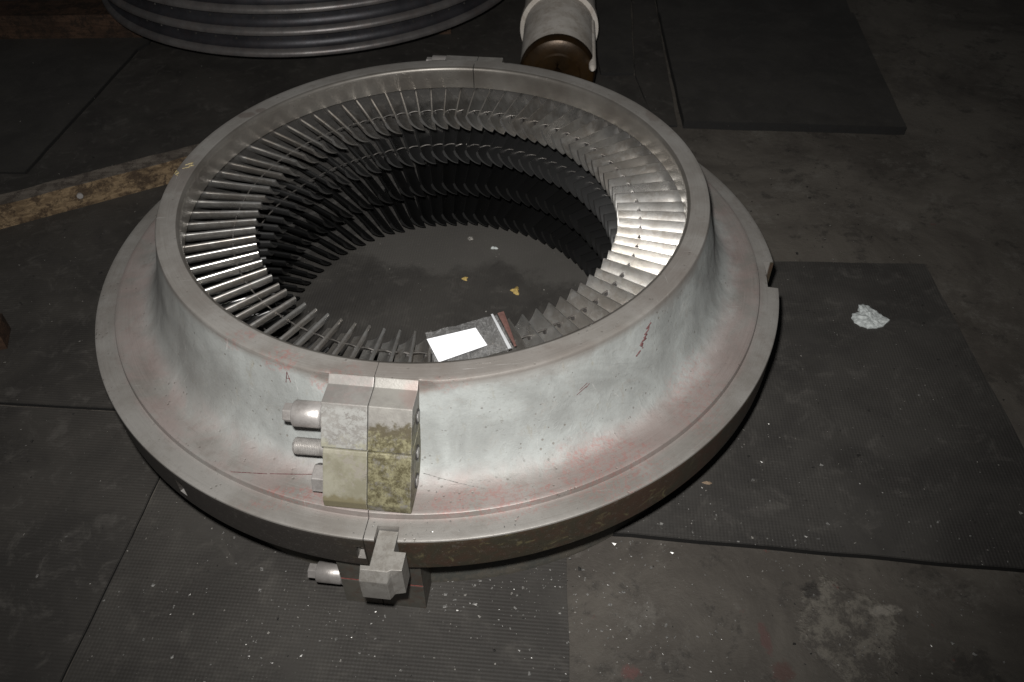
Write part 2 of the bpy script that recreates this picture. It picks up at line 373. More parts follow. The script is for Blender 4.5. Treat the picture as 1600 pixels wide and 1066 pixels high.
def jag(pts, step=.03, amp=.0015, seed=0.):
    out = []
    for i, p in enumerate(pts):
        q = pts[(i + 1) % len(pts)]; p = Vector(p[:2]); q = Vector(q[:2]); L = (q - p).length; k = max(1, int(L / step)); nrm = Vector((-(q - p).y, (q - p).x)) / L
        for j in range(k):
            x = p.lerp(q, j / k); a = 0 if j == 0 else amp * noise.noise(Vector((x.x * 9 + seed, x.y * 9, seed)))
            out.append(x + nrm * a * 2)
    return out

# ------------------------------------------------------------------ floor and mats
bm = bmesh.new(); bmesh.ops.create_grid(bm, x_segments=2, y_segments=2, size=9); bmesh.ops.translate(bm, verts=bm.verts, vec=(0, 2, F - .014))
tag(from_bm(bm, 'floor', MAT['concrete']), 'dark stained workshop concrete floor under the rubber mats', kind='structure')
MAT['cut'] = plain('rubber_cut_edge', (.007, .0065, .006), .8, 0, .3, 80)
def slab(name, pts, top, mat, label, bot=F - .0141 + .0005, seed=0., bev=.0012):
    bm = bmesh.new(); P = jag(pts, seed=seed)
    prism(bm, P, lambda p: Vector((p.x, p.y, bot)), lambda p: Vector((p.x, p.y, top)))
    bmesh.ops.recalc_face_normals(bm, faces=bm.faces)
    es = [e for e in bm.edges if all(v.co.z > top - 1e-4 for v in e.verts) and len(e.link_faces) == 2]
    bmesh.ops.bevel(bm, geom=es, offset=bev, segments=2, affect='EDGES')
    bm.normal_update()
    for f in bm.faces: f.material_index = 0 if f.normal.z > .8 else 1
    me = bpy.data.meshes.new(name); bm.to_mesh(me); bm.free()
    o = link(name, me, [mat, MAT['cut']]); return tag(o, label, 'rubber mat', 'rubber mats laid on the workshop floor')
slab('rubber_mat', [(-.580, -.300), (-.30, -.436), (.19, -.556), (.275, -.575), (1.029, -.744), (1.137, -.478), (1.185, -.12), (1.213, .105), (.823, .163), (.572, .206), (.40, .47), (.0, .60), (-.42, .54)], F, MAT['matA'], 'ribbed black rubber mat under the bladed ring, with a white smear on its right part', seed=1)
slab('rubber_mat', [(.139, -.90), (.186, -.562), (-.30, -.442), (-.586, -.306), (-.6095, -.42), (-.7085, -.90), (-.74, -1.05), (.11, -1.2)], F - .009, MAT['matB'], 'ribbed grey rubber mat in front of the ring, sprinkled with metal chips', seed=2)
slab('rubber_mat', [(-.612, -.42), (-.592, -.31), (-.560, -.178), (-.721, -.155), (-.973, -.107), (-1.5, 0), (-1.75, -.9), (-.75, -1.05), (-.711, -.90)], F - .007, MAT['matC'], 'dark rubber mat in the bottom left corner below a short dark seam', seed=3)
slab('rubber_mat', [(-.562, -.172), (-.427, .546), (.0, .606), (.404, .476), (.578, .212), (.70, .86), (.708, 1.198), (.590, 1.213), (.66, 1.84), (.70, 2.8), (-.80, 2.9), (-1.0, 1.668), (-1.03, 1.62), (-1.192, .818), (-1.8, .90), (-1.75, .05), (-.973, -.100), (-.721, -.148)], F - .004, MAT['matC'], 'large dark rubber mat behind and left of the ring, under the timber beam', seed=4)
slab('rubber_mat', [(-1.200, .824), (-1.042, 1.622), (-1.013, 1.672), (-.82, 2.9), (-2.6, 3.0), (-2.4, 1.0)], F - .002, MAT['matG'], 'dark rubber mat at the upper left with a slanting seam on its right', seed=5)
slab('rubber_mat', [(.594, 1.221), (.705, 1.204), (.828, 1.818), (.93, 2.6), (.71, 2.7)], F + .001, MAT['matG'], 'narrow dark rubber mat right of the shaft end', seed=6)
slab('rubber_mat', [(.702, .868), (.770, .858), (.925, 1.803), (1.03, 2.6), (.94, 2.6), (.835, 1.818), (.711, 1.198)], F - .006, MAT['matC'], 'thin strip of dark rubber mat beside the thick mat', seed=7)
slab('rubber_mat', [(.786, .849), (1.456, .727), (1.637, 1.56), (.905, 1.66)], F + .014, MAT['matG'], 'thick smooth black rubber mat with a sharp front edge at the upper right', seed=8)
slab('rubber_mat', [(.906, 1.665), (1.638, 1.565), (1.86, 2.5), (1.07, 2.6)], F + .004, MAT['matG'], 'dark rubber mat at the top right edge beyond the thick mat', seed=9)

# ------------------------------------------------------------------ the bladed ring
ring = empty('turbine_stator_ring', (0, 0, F))
tag(ring, 'large two-piece cast steel ring with rows of inner blades, bolted at a flanged joint', 'turbine ring')
ROWZ = [.127, .034, -.059, -.152]
prof = [(.4945, .127), (.494, .140), (.4925, .155), (.4905, .168), (.4900, .173), (.4907, .1765), (.4925, .1793), (.4955, .1807), (.4985, .181), (.506, .181), (.515, .181), (.524, .181), (.5305, .181), (.5328, .1802), (.5342, .1783), (.5350, .1750),
        (.5362, .168), (.538, .160), (.541, .150), (.5435, .140), (.546, .130), (.5485, .120), (.551, .110), (.5535, .100), (.556, .090), (.559, .080), (.5625, .070), (.5665, .060), (.571, .050), (.5765, .040), (.583, .0315), (.590, .0245), (.598, .019), (.607, .0152), (.617, .0132), (.628, .0123), (.640, .012), (.651, .012),
        (.6572, .012), (.6587, .0112), (.6597, .009), (.6602, .0025), (.6608, .0006), (.663, 0), (.6715, 0), (.680, 0), (.690, 0), (.6968, 0), (.6990, -.0009), (.7, -.003), (.7, -.012), (.7, -.024), (.7, -.0242), (.7, -.0568), (.7, -.057), (.7, -.070), (.6994, -.0765), (.6975, -.0785),
        (.66, -.0785), (.606, -.0785), (.605, -.082), (.607, -.11), (.612, -.15), (.628, -.20), (.636, -.228), (.636, -.2385), (.58, -.2385), (.462, -.2385), (.459, -.236), (.459, -.2065), (.462, -.2045)]  # inner shelf at the base added to darken the gaps under the lowest blades
for z0 in reversed(ROWZ):
    prof += [(.520, z0 - .050), (.513, z0 - .046), (.5125, z0 - .02), (.513, z0 - .0015)]
    if z0 < .1: prof += [(.520, z0 + .003)]
NP = len(prof)
def slope_r(z):
    for (r0, z0), (r1, z1) in zip(prof[15:38], prof[16:39]):
        if z1 <= z <= z0: return r0 + (r1 - r0) * (z0 - z) / max(z0 - z1, 1e-9)
    return .536
def shaped(r, z, az):
    """cast unevenness on the slope, flat pads beside the joint blocks, machined notches"""
    k = max(0, min(1, (r - .5355) / .012)) * max(0, min(1, (.655 - r) / .02)) * (1 if z > .005 else 0)
    p = Vector((r * math.cos(az), r * math.sin(az), z))
    if k:
        r += k * (.0035 * noise.noise(p * 9) + .0011 * noise.noise(p * 28 + Vector((5, 1, 2))) + .0003 * noise.noise(p * 75))
        z += k * (.0010 * noise.noise(p * 24 + Vector((2, 8, 1))))
    for base in (S, S + math.pi):
        d = (az - base + math.pi) % (2 * math.pi) - math.pi
        if abs(d) < R(30) and r > .505 and z > .10:
            lim = .5265 + max(0, (.165 - z)) * .45
            if r * math.cos(d) > lim: r = lim / math.cos(d)
        if abs(d) < R(14) and .04 < z < .15 and r > .53:    # casting ripples running into the joint block
            r += .0009 * math.sin(z * 260) * (1 - abs(d) / R(14))
    return r, z
NOTCH = [(R(-15.9), R(-9.1), .678, -1), (R(-101.60), R(-98.65), .6735, -1), (R(-104.25), R(-103.2), .683, 52), (R(-132.6), R(-131.2), .683, 52)]
def norm(a): return (a + math.pi) % (2 * math.pi) - math.pi
def half(a0, a1, name, label):
    az = [a0 + (a1 - a0) * i / 300 for i in range(301)]
    for n0, n1, rr, _ in NOTCH:
        for c in (n0, n1):
            for base in (c, c + 2 * math.pi):
                if a0 < base < a1: az = [a for a in az if abs(a - base) > R(.12)] + [base - R(.02), base + R(.02)]
    az.sort(); bm = bmesh.new(); rows = []
    for a in az:
        row = []
        for i, (r, z) in enumerate(prof):
            r, z = shaped(r, z, a)
            for n0, n1, rr, only in NOTCH:
                an = norm(a)
                if n0 < an < n1 and r > rr and z < .006 and z > -.0789:
                    if only < 0 or i in (52, 53): r = rr
            row.append(bm.verts.new((r * math.cos(a), r * math.sin(a), z)))
        rows.append(row)
    for A, B in zip(rows, rows[1:]):
        for i in range(NP):
            j = (i + 1) % NP
            try: bm.faces.new((A[i], B[i], B[j], A[j]))
            except ValueError: pass
    bm.faces.new(rows[0]); bm.faces.new(rows[-1][::-1])
    bmesh.ops.recalc_face_normals(bm, faces=bm.faces)
    for f in bm.faces: f.smooth = len(f.verts) == 4
    for e in bm.edges:
        if len(e.link_faces) == 2 and e.calc_face_angle(0) > R(33): e.smooth = False
    me = bpy.data.meshes.new(name); bm.to_mesh(me); bm.free()
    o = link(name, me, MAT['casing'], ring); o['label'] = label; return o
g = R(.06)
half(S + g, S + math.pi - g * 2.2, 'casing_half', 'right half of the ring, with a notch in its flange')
half(S + math.pi + g * 2.2, S + 2 * math.pi - g, 'casing_half', 'left half of the ring, darker and browner on its outer side')

# blades: a crescent section swept along the radius, leading edge up
def blade_mesh():
    H, W, n = .037, .0335, 14
    cam = []; p0, p1 = R(28), R(82)
    for i in range(n):
        s = (i / (n - 1)) ** 1.5; ph = p0 + (p1 - p0) * s
        th = .0046 + .0020 * math.sqrt(s / .24) if s < .24 else .0066 - .0056 * ((s - .24) / .76) ** .7
        cam.append((-W * (math.cos(p0) - math.cos(ph)) / (math.cos(p0) - math.cos(p1)), -H * (math.sin(ph) - math.sin(p0)) / (math.sin(p1) - math.sin(p0)), th))
    pts_a, pts_b = [], []
    for i, (t, z, th) in enumerate(cam):
        a = cam[max(0, i - 1)]; b = cam[min(n - 1, i + 1)]
        d = Vector((b[0] - a[0], b[1] - a[1])).normalized(); q = Vector((-d.y, d.x)) * th
        pts_a.append((t, z)); pts_b.append((t - q.x, z - q.y) if q.x < 0 else (t + q.x, z + q.y))
    t0_ = abs(cam[0][2]) * (1 if pts_b[3][0] > pts_a[3][0] else -1)
    nose = [(t0_ * math.sin(R(q)) - .12 * .0042 * (1 - math.cos(R(q))), -.0042 * (1 - math.cos(R(q)))) for q in (86, 70, 54, 38, 20)]
    pts_b = [p for p in pts_b if p[1] < -.0045]
    loop = pts_b[::-1] + nose + pts_a
    bm = bmesh.new(); A = []; B = []
    for r, L in ((.364, A), (.5135, B)):
        for t, z in loop: L.append(bm.verts.new((r, t, z)))
    for i in range(len(loop)):
        j = (i + 1) % len(loop); f = bm.faces.new((A[i], A[j], B[j], B[i])); f.smooth = True
    bm.faces.new(A); bm.faces.new(B)
    bmesh.ops.recalc_face_normals(bm, faces=bm.faces)
    for e in bm.edges:
        if len(e.link_faces) == 2 and e.calc_face_angle(0) > R(50): e.smooth = False
    me = bpy.data.meshes.new('blade'); bm.to_mesh(me); bm.free(); me.materials.append(MAT['blade']); return me
BM = blade_mesh(); NBL = 84; PH = 80.8; PHASE = [0, 1.1, 2.2, 3.3]
left = []
def azof(k, row): return PH + PHASE[row] + k * 360 / NBL
cands = []
for row in range(4):
    for k in range(NBL):
        a = azof(k, row); key = row + (2.5 if (row == 3 and math.sin(R(a)) < .35) or (row == 2 and math.sin(R(a)) < -.8) else 0)
        cands.append((key, row, k))
cands.sort()
rest = bmesh.new()
for i, (key, row, k) in enumerate(cands):
    a = R(azof(k, row)) + R(random.uniform(-.12, .12))
    if i < 298:
        o = bpy.data.objects.new('blade', BM); col.objects.link(o); o.parent = ring
        o.location = (0, 0, ROWZ[row] - .0025 - F); o.rotation_euler = (random.gauss(0, .008), random.gauss(0, .003), a)
    else:
        rest.from_mesh(BM); vs = rest.verts[-len(BM.vertices):]
        bmesh.ops.transform(rest, verts=vs, matrix=Matrix.Translation((0, 0, ROWZ[row] - .0025)) @ Matrix.Rotation(a, 4, 'Z'))
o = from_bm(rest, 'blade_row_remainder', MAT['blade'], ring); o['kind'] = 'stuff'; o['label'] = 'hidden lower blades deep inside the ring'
# lacing wires threaded through the two upper rows
for row in (0, 1):
    bm = bmesh.new()
    for k in range(NBL):
        a0 = azof(k, row); skip = abs(norm(R(a0 + 2.1 - 78.4))) < R(2.2) or abs(norm(R(a0 + 2.1 + 101.6))) < R(2.2)
        path = []
        for j in range(7):
            s = j / 6
            if skip and .38 < s < .62: continue
            a = R(a0 - .5 + (360 / NBL) * s)
            path.append(Vector((.408 * math.cos(a), .408 * math.sin(a), ROWZ[row] - .015 + .0035 * math.sin(math.pi * s))))
        if skip:
            h = len(path) // 2; tube(bm, path[:h], .0019, 6); tube(bm, path[h:], .0019, 6)
        else: tube(bm, path, .0015, 8)
    from_bm(bm, 'lacing_wire', MAT['wire'], ring, smooth=True)
# eyelets where the wire passes each upper blade
eb = bmesh.new()
bmesh.ops.create_cone(eb, cap_ends=True, segments=12, radius1=.0040, radius2=.0040, depth=.0022)
bmesh.ops.rotate(eb, verts=eb.verts, matrix=Matrix.Rotation(R(62), 3, 'X'))
eme = bpy.data.meshes.new('wire_hole'); eb.to_mesh(eme); eb.free(); eme.materials.append(MAT['hole'])
for k in range(NBL):
    a = R(azof(k, 0)); o = bpy.data.objects.new('wire_hole', eme); col.objects.link(o); o.parent = ring
    q = Vector((.408, -.0088, ROWZ[0] - .0185)); q.rotate(Matrix.Rotation(a, 3, 'Z'))
    o.location = q - Vector((0, 0, F)); o.rotation_euler = (0, 0, a)

# joint blocks
def block(name, pts, t0, t1, mat, far=False, label=None, bevel=.0014):
    bm = bmesh.new(); prism(bm, pts, lambda p: ntz(p[0], t0, p[1], far), lambda p: ntz(p[0], t1, p[1], far))
    o = from_bm(bm, name, mat, ring, bevel=bevel)
    if label: o['label'] = label
    return o
up = [(.515, .168), (.5268, .1796), (.5380, .1688), (.5765, .1688), (.6140, .1090), (.6115, .1068), (.54, .1068)]
dn = [(.54, .1035), (.6130, .1035), (.6172, .0985), (.6575, .0310), (.6575, .0165), (.6540, .0128), (.56, .0128)]
for far in (False, True):
    tl, tr = (-.072, .068) if not far else (-.080, .062)
    block('joint_block', up, tl, -.0006, MAT['block_l'], far, 'upper left joint block with flaking whitish paint' if not far else None)
    block('joint_block', up, .0006, tr, MAT['block_r'], far, 'upper right joint block, bare steel above an olive stain' if not far else None)
    block('joint_block', dn, tl + .002, -.0006, MAT['block_c'], far, 'lower left joint block in cream paint' if not far else None)
    block('joint_block', dn, .0006, tr, MAT['block_r'], far, 'lower right joint block stained olive green' if not far else None)
for t0, t1 in ((-.069, -.001), (.001, .067)):
    bm = bmesh.new(); prism(bm, [(.55, .1037), (.6085, .1037), (.6085, .1066), (.55, .1066)], lambda p: ntz(p[0], t0, p[1]), lambda p: ntz(p[0], t1, p[1]))
    from_bm(bm, 'grime_line', MAT['grime'], ring)
low = [(.585, -.080), (.6800, -.080), (.6800, -.163), (.6780, -.1645), (.6780, -.1665), (.6800, -.168), (.6820, -.2385), (.585, -.2385)]
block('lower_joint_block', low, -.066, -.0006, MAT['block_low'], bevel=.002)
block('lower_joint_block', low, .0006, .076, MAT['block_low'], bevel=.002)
# red sealing line along the split of the lower block
for t0, t1 in ((-.0655, -.02), (.05, .0755)):
    bm = bmesh.new(); prism(bm, [(.6775, -.1648), (.6803, -.1648), (.6803, -.1662), (.6775, -.1662)], lambda p: ntz(p[0], t0, p[1]), lambda p: ntz(p[0], t1, p[1]))
    from_bm(bm, 'red_seal_line', MAT['redd'], ring)
# bore mouths on the right faces
for n_, z_, far in ((.556, .130, False), (.583, .075, False), (.607, .034, False)):
    bm = bmesh.new(); tube(bm, [ntz(n_, .0676, z_), ntz(n_, .0692, z_)], .0125, 20); h = from_bm(bm, 'bolt_hole', MAT['hole'], ring)
    bm = bmesh.new(); tube(bm, [ntz(n_, .0694, z_), ntz(n_, .0699, z_)], .0085, 20)
    from_bm(bm, 'bolt_end', MAT['bright'], h)

def bolt(n_, z_, t0, t1, r, hr, hl, far=False, mat='bright', hexa=6):
    bm = bmesh.new()
    L = [(t0, r), (t0 - (t0 - t1) * .06, r * .93), (t0 - (t0 - t1) * .10, r), (t1 + .002, r), (t1, r * .93)]
    tube(bm, [ntz(n_, t, z_, far) for t, _ in L], [q for _, q in L], 32)
    b = from_bm(bm, 'joint_bolt', MAT[mat], ring, smooth=True, ang=50)
    bm = bmesh.new(); tube(bm, [ntz(n_, t1, z_, far), ntz(n_, t1 - hl, z_, far)], hr, hexa)
    from_bm(bm, 'bolt_head', MAT[mat], b, bevel=.0012)
    return b
bolt(.577, .139, -.0715, -.118, .0208, .0155, .015)
bolt(.664, -.179, -.066, -.112, .0185, .014, .015)
bolt(.582, .142, -.0795, -.118, .0208, .0155, .015, far=True)
# threaded stud
bm = bmesh.new(); path, rr = [], []
for i in range(41):
    t = -.070 - .055 * i / 40; path.append(ntz(.594, t, .080)); rr.append(.0138 if (i % 2 and 7 < i < 38) else (.0124 if i >= 8 else .0136))
rr[-1] = .0105
tube(bm, path, rr, 28); from_bm(bm, 'threaded_stud', MAT['darksteel'], ring, smooth=True, ang=60)
# hexagon nut low down
bm = bmesh.new(); tube(bm, [ntz(.621, -.0695, .0395), ntz(.621, -.090, .0395)], [.0242, .0242], 6)
bmesh.ops.rotate(bm, verts=bm.verts, cent=ntz(.621, -.08, .0395), matrix=Matrix.Rotation(R(14), 3, TV))
from_bm(bm, 'hexagon_nut', MAT['bright'], ring, bevel=.0016)

# locating key hanging out of the front slot
pl = [(.6745, .0175), (.6745, .0495), (.709, .0495), (.709, .0685), (.739, .0685), (.741, .0525), (.745, .0475), (.745, .0035), (.7425, .0025), (.739, .0030), (.739, .0175)]
pl = [(.6745, .0180), (.6745, .0490), (.709, .0490), (.709, .0680), (.740, .0680), (.741, .0520), (.7445, .0465), (.7445, .0050), (.737, .0035), (.737, .0180)]
bm = bmesh.new(); a = [bm.verts.new(ntz(n_, t_, -.0105)) for n_, t_ in pl]
def grow(n_, t_): return n_ + (.0095 if n_ > .7435 else (.003 if n_ > .7405 else 0)), t_ - (.002 if t_ < .01 else 0)
b = [bm.verts.new(ntz(*grow(n_, t_), -.0290 if n_ > .743 else -.022)) for n_, t_ in pl]
c = [bm.verts.new(ntz(*grow(n_, t_), -.078)) for n_, t_ in pl]
bm.faces.new(a); bm.faces.new(c[::-1])
for P, Q in ((a, b), (b, c)):
    for i in range(len(pl)):
        j = (i + 1) % len(pl); bm.faces.new((P[i], Q[i], Q[j], P[j]))
from_bm(bm, 'locating_key', MAT['key'], ring, bevel=.0010)

# marks painted or chalked on the casting (strokes laid on the surface)
def surf(az, z, lift=.0012):
    r, zz = shaped(slope_r(z), z, az); return Vector(((r + lift) * math.cos(az), (r + lift) * math.sin(az), zz + lift * .4))
def top(r, az, lift=.0007): return Vector((r * math.cos(az), r * math.sin(az), .181 + lift))
def strokes(name, lines, wid, mat, label=None):
    bm = bmesh.new()
    for L in lines:
        path = []
        for p, q in zip(L, L[1:]):
            for j in range(4): path.append(p.lerp(q, j / 4))
        path.append(L[-1]); tube(bm, path, [wid * (.75 + .5 * noise.noise(p * 300)) for p in path], 5)
    o = from_bm(bm, name, mat, ring)
    if label: o['label'] = label
    return o
D = R
strokes('paint_mark', [[surf(D(-51.6), .158), surf(D(-53.0), .153)], [surf(D(-52.2), .154), surf(D(-52.6), .149), surf(D(-53.6), .145), surf(D(-52.9), .143), surf(D(-53.9), .140), surf(D(-53.3), .137), surf(D(-54.3), .136)],
                       [surf(D(-54.4), .136), surf(D(-55.0), .131), surf(D(-54.6), .128), surf(D(-54.2), .133)], [surf(D(-55.0), .122), surf(D(-56.2), .117)], [surf(D(-54.3), .125), surf(D(-54.5), .1235)]], .0014, MAT['redp'], 'dark red paint marking "1.0n1" on the slope')
strokes('paint_mark', [[surf(D(-67), .116), surf(D(-68.6), .108)], [surf(D(-67.2), .110), surf(D(-69.2), .101)], [surf(D(-66.6), .113), surf(D(-67.3), .108)]], .0006, MAT['redp'])
strokes('paint_mark', [[surf(D(-118.5), .165), surf(D(-118.8), .145)], [surf(D(-118.5), .165), surf(D(-117.9), .148)], [surf(D(-118.7), .153), surf(D(-118.0), .154)]], .0007, MAT['redp'])
strokes('chalk_mark', [[top(.521, D(166.2)), top(.509, D(165.0)), top(.512, D(166.6)), top(.504, D(166.0))], [top(.522, D(167.6)), top(.510, D(166.9))]], .0010, MAT['chalk'], 'yellow chalk marking "N1" on the rim')
strokes('chalk_mark', [[top(.529, D(168.8)), top(.523, D(169.4)), top(.528, D(170.0)), top(.522, D(170.4))], [top(.531, D(169.6)), top(.531, D(168.4))]], .0010, MAT['chalk'], 'yellow chalk marking "S" on the rim')
def prof_z(q):
    for (r0, z0), (r1, z1) in zip(prof[15:44], prof[16:45]):
        if r0 <= q <= r1: return z0 + (z1 - z0) * (q - r0) / (r1 - r0)
    return .012
def flat_line(a0, r0, a1, r1, lift=.0009, n=14):
    A = Vector((r0 * math.cos(D(a0)), r0 * math.sin(D(a0)))); B = Vector((r1 * math.cos(D(a1)), r1 * math.sin(D(a1)))); out = []
    for i in range(n):
        p = A.lerp(B, i / (n - 1)); out.append(Vector((p.x, p.y, prof_z(p.length) + lift)))
    return out
strokes('paint_mark', [flat_line(-124.6, .654, -119.6, .632, .0003), flat_line(-119.2, .630, -111.5, .606, .0005)], .0008, MAT['redp'], 'thin red line along the foot of the slope')
strokes('scratch', [flat_line(-95.8, .590, -86.5, .622, .0002)], .0006, MAT['chips'])
strokes('scratch', [[top(.494, D(-63.2)), top(.5085, D(-64.3))], [top(.493, D(-61.5)), top(.506, D(-64.6))], [top(.517, D(-57.5)), top(.525, D(-60.0))], [top(.51, D(-83)), top(.507, D(-86))]], .0004, MAT['chips'])

# ------------------------------------------------------------------ sample bag lying on the blades
bag = empty('sample_bag', (.03, -.40, .130)); tag(bag, 'clear zip bag holding a blank white card, lying on the blades at the front', 'plastic bag')
def quad_sheet(name, c4, z, amp, mat, thick=.0004, parent=bag, nx=24, ny=14, curl=0.):
    bm = bmesh.new(); P = [Vector((*c, z)) for c in c4]; lay = []
    for s in (0, 1):
        g_ = []
        for j in range(ny + 1):
            row = []
            for i in range(nx + 1):
                u, v = i / nx, j / ny
                p = P[0].lerp(P[1], u).lerp(P[3].lerp(P[2], u), v)
                e = min(u, 1 - u, v, 1 - v) * 6; e = min(1, e)
                h = amp * noise.noise(Vector((p.x * 45, p.y * 45, z * 3))) + amp * .5 * noise.noise(Vector((p.x * 120, p.y * 90, 4)))
                p.z += h + (thick + amp * .5 * e) * s + curl * u * u; row.append(bm.verts.new(p))
            g_.append(row)
        lay.append(g_)
    for s, g_ in enumerate(lay):
        for j in range(ny):
            for i in range(nx):
                f = (g_[j][i], g_[j][i + 1], g_[j + 1][i + 1], g_[j + 1][i]); bm.faces.new(f if s else f[::-1])
    ring_ = lambda g_: [g_[0][i] for i in range(nx)] + [g_[j][nx] for j in range(ny)] + [g_[ny][nx - i] for i in range(nx)] + [g_[ny - j][0] for j in range(ny)]
    a_, b_ = ring_(lay[0]), ring_(lay[1])
    for i in range(len(a_)):
        j = (i + 1) % len(a_); bm.faces.new((a_[i], a_[j], b_[j], b_[i]))
    return from_bm(bm, name, mat, parent, smooth=True)
quad_sheet('plastic_film', [(-.040, -.375), (.085, -.343), (.104, -.428), (-.024, -.468)], .1302, .0030, MAT['film'])
quad_sheet('card', [(-.038, -.3945), (.0455, -.3765), (.0615, -.4205), (-.0205, -.4500)], .1348, .0002, MAT['paper'], nx=2, ny=2)
quad_sheet('zip_seal', [(.0745, -.3455), (.0780, -.3445), (.1005, -.4310), (.0950, -.4325)], .1338, .0010, MAT['zip'], .001, nx=2, ny=12)
quad_sheet('red_strip', [(.0860, -.3430), (.0975, -.3385), (.1095, -.4260), (.1060, -.4275)], .1330, .0012, MAT['bagred'], .0005, nx=3, ny=12)

# ------------------------------------------------------------------ stack of large grooved rings on timber
RC = (-.398, 2.107); RR = .832; RZ = F + .09
def big_ring_mesh():
    pr = [(RR - .006, 0), (RR - .001, .003), (RR, .010), (RR - .004, .019), (RR - .018, .024), (RR - .030, .031), (RR - .033, .048), (RR - .030, .066), (RR - .030, .0715), (RR - .17, .0715), (RR - .17, 0)]
    bm = bmesh.new(); N = 160; rows = [[bm.verts.new((r * math.cos(2 * math.pi * k / N), r * math.sin(2 * math.pi * k / N), z)) for r, z in pr] for k in range(N)]
    for k in range(N):
        A, B = rows[k], rows[(k + 1) % N]
        for i in range(len(pr)):
            j = (i + 1) % len(pr); f = bm.faces.new((A[i], B[i], B[j], A[j])); f.material_index = 1 if 4 <= i <= 7 else 0; f.smooth = True
    bmesh.ops.recalc_face_normals(bm, faces=bm.faces)
    for e in bm.edges:
        if len(e.link_faces) == 2 and e.calc_face_angle(0) > R(50): e.smooth = False
    me = bpy.data.meshes.new('grooved_ring'); bm.to_mesh(me); bm.free(); me.materials.append(MAT['disc']); me.materials.append(MAT['discgroove']); return me
bme = big_ring_mesh()
rl = ['lowest', 'second lowest', 'third from the bottom', 'fourth from the bottom', 'topmost visible']
sm = bmesh.new(); bmesh.ops.create_cone(sm, cap_ends=True, segments=8, radius1=.0045, radius2=.003, depth=.003)
bmesh.ops.rotate(sm, verts=sm.verts, matrix=Matrix.Rotation(R(90), 3, 'Y')); sme = bpy.data.meshes.new('rivet'); sm.to_mesh(sme); sm.free(); sme.materials.append(MAT['hole'])
for i in range(5):
    o = bpy.data.objects.new('grooved_ring', bme); col.objects.link(o); o.location = (RC[0], RC[1], RZ + i * .0722); o.rotation_euler = (0, 0, R(i * 37))
    tag(o, 'large dark grooved ring, %s of the stack at the top' % rl[i], 'steel ring', 'stack of grooved steel rings')
    for k in range(26):
        a = R(-160 + k * 5.4) - R(i * 37)
        q = bpy.data.objects.new('rivet', sme); col.objects.link(q); q.parent = o; q.location = ((RR - .031) * math.cos(a), (RR - .031) * math.sin(a), .05); q.rotation_euler = (0, 0, a)

def timber(name, p0, p1, wid, hgt, z0, mat, mtop, label, seed=0):
    p0 = Vector((*p0, 0)); p1 = Vector((*p1, 0)); d = (p1 - p0); L = d.length; d.normalize(); q = Vector((-d.y, d.x, 0))
    o = empty(name, (p0.x, p0.y, z0)); tag(o, label, 'timber')
    bm = bmesh.new(); n = max(4, int(L / .025)); rows = []
    cs = [(0, 0), (wid, 0), (wid, hgt), (0, hgt)]
    for i in range(n + 1):
        b_ = p0 + d * (L * i / n); row = []
        for w_, h_ in cs:
            p = b_ + q * w_ + Vector((0, 0, z0 + h_)); p += Vector((noise.noise(p * 14 + Vector((seed, 0, 0))), noise.noise(p * 14 + Vector((0, seed, 9))), noise.noise(p * 11))) * (.003 if h_ else .001)
            row.append(bm.verts.new(p))
        rows.append(row)
    for A, B in zip(rows, rows[1:]):
        for i in range(4):
            f = bm.faces.new((A[i], B[i], B[(i + 1) % 4], A[(i + 1) % 4])); f.material_index = 1 if i == 2 else 0
    bm.faces.new(rows[0]); bm.faces.new(rows[-1][::-1])
    from_bm(bm, 'plank', [mat, mtop], o, bevel=0)
    return o
t = timber('timber_beam', (-1.56, .39), (-.60, .782), .055, .068, F - .004, MAT['beam'], MAT['beamtop'], 'weathered pale timber with splintered side, left of the ring')
nb = bmesh.new(); tube(nb, [Vector((-.980, .629, F + .034)), Vector((-.977, .621, F + .034))], .008, 14); from_bm(nb, 'nail_head', MAT['bright'], t)
timber('timber_beam', (-1.9, 1.80), (.10, 1.60), .14, .088, F - .003, MAT['oldwood'], MAT['oldwood'], 'oily dark timber under the stack of grooved rings', 3)
timber('timber_block', (-1.20, .03), (-1.012, .068), .07, .05, F - .006, MAT['oldwood'], MAT['oldwood'], 'small dark end of timber at the left picture edge', 5)
for x_, y_ in ((-.36, 2.6),):
    timber('timber_beam', (-1.2, 2.5), (.5, 2.35), .14, .088, F - .003, MAT['oldwood'], MAT['oldwood'], 'rear timber carrying the grooved rings', 8)

# ------------------------------------------------------------------ shaft lying at the top
ax = Vector((.17, .985, 0)).normalized(); sr = .119; base = Vector((.402, .985, F + sr + .002))
sh = empty('machined_shaft', (base.x, base.y, F)); tag(sh, 'thick pale coated shaft lying behind the ring with its brown end facing forward', 'shaft')
bm = bmesh.new(); L = [(.030, sr - .004), (.031, sr), (.33, sr), (.334, sr + .014), (.37, sr + .014), (.374, sr + .006), (1.4, sr + .006)]
tube(bm, [base + ax * a_ for a_, _ in L], [r_ for _, r_ in L], 64); from_bm(bm, 'shaft_body', MAT['shaft'], sh, smooth=True, ang=30)
bm = bmesh.new(); L = [(.034, sr - .002), (.031, sr + .0002), (.012, sr - .0015), (.002, sr - .008), (-.004, sr - .020), (-.006, sr * .62), (-.010, sr * .58), (-.010, sr * .2), (-.004, sr * .1)]
tube(bm, [base + ax * a_ for a_, _ in L], [r_ for _, r_ in L], 64); from_bm(bm, 'end_face', MAT['shaftface'], sh, smooth=True, ang=30)
kx = ax.cross(Vector((0, 0, 1)))
bm = bmesh.new(); q0 = base + kx * .107 + Vector((0, 0, .040))
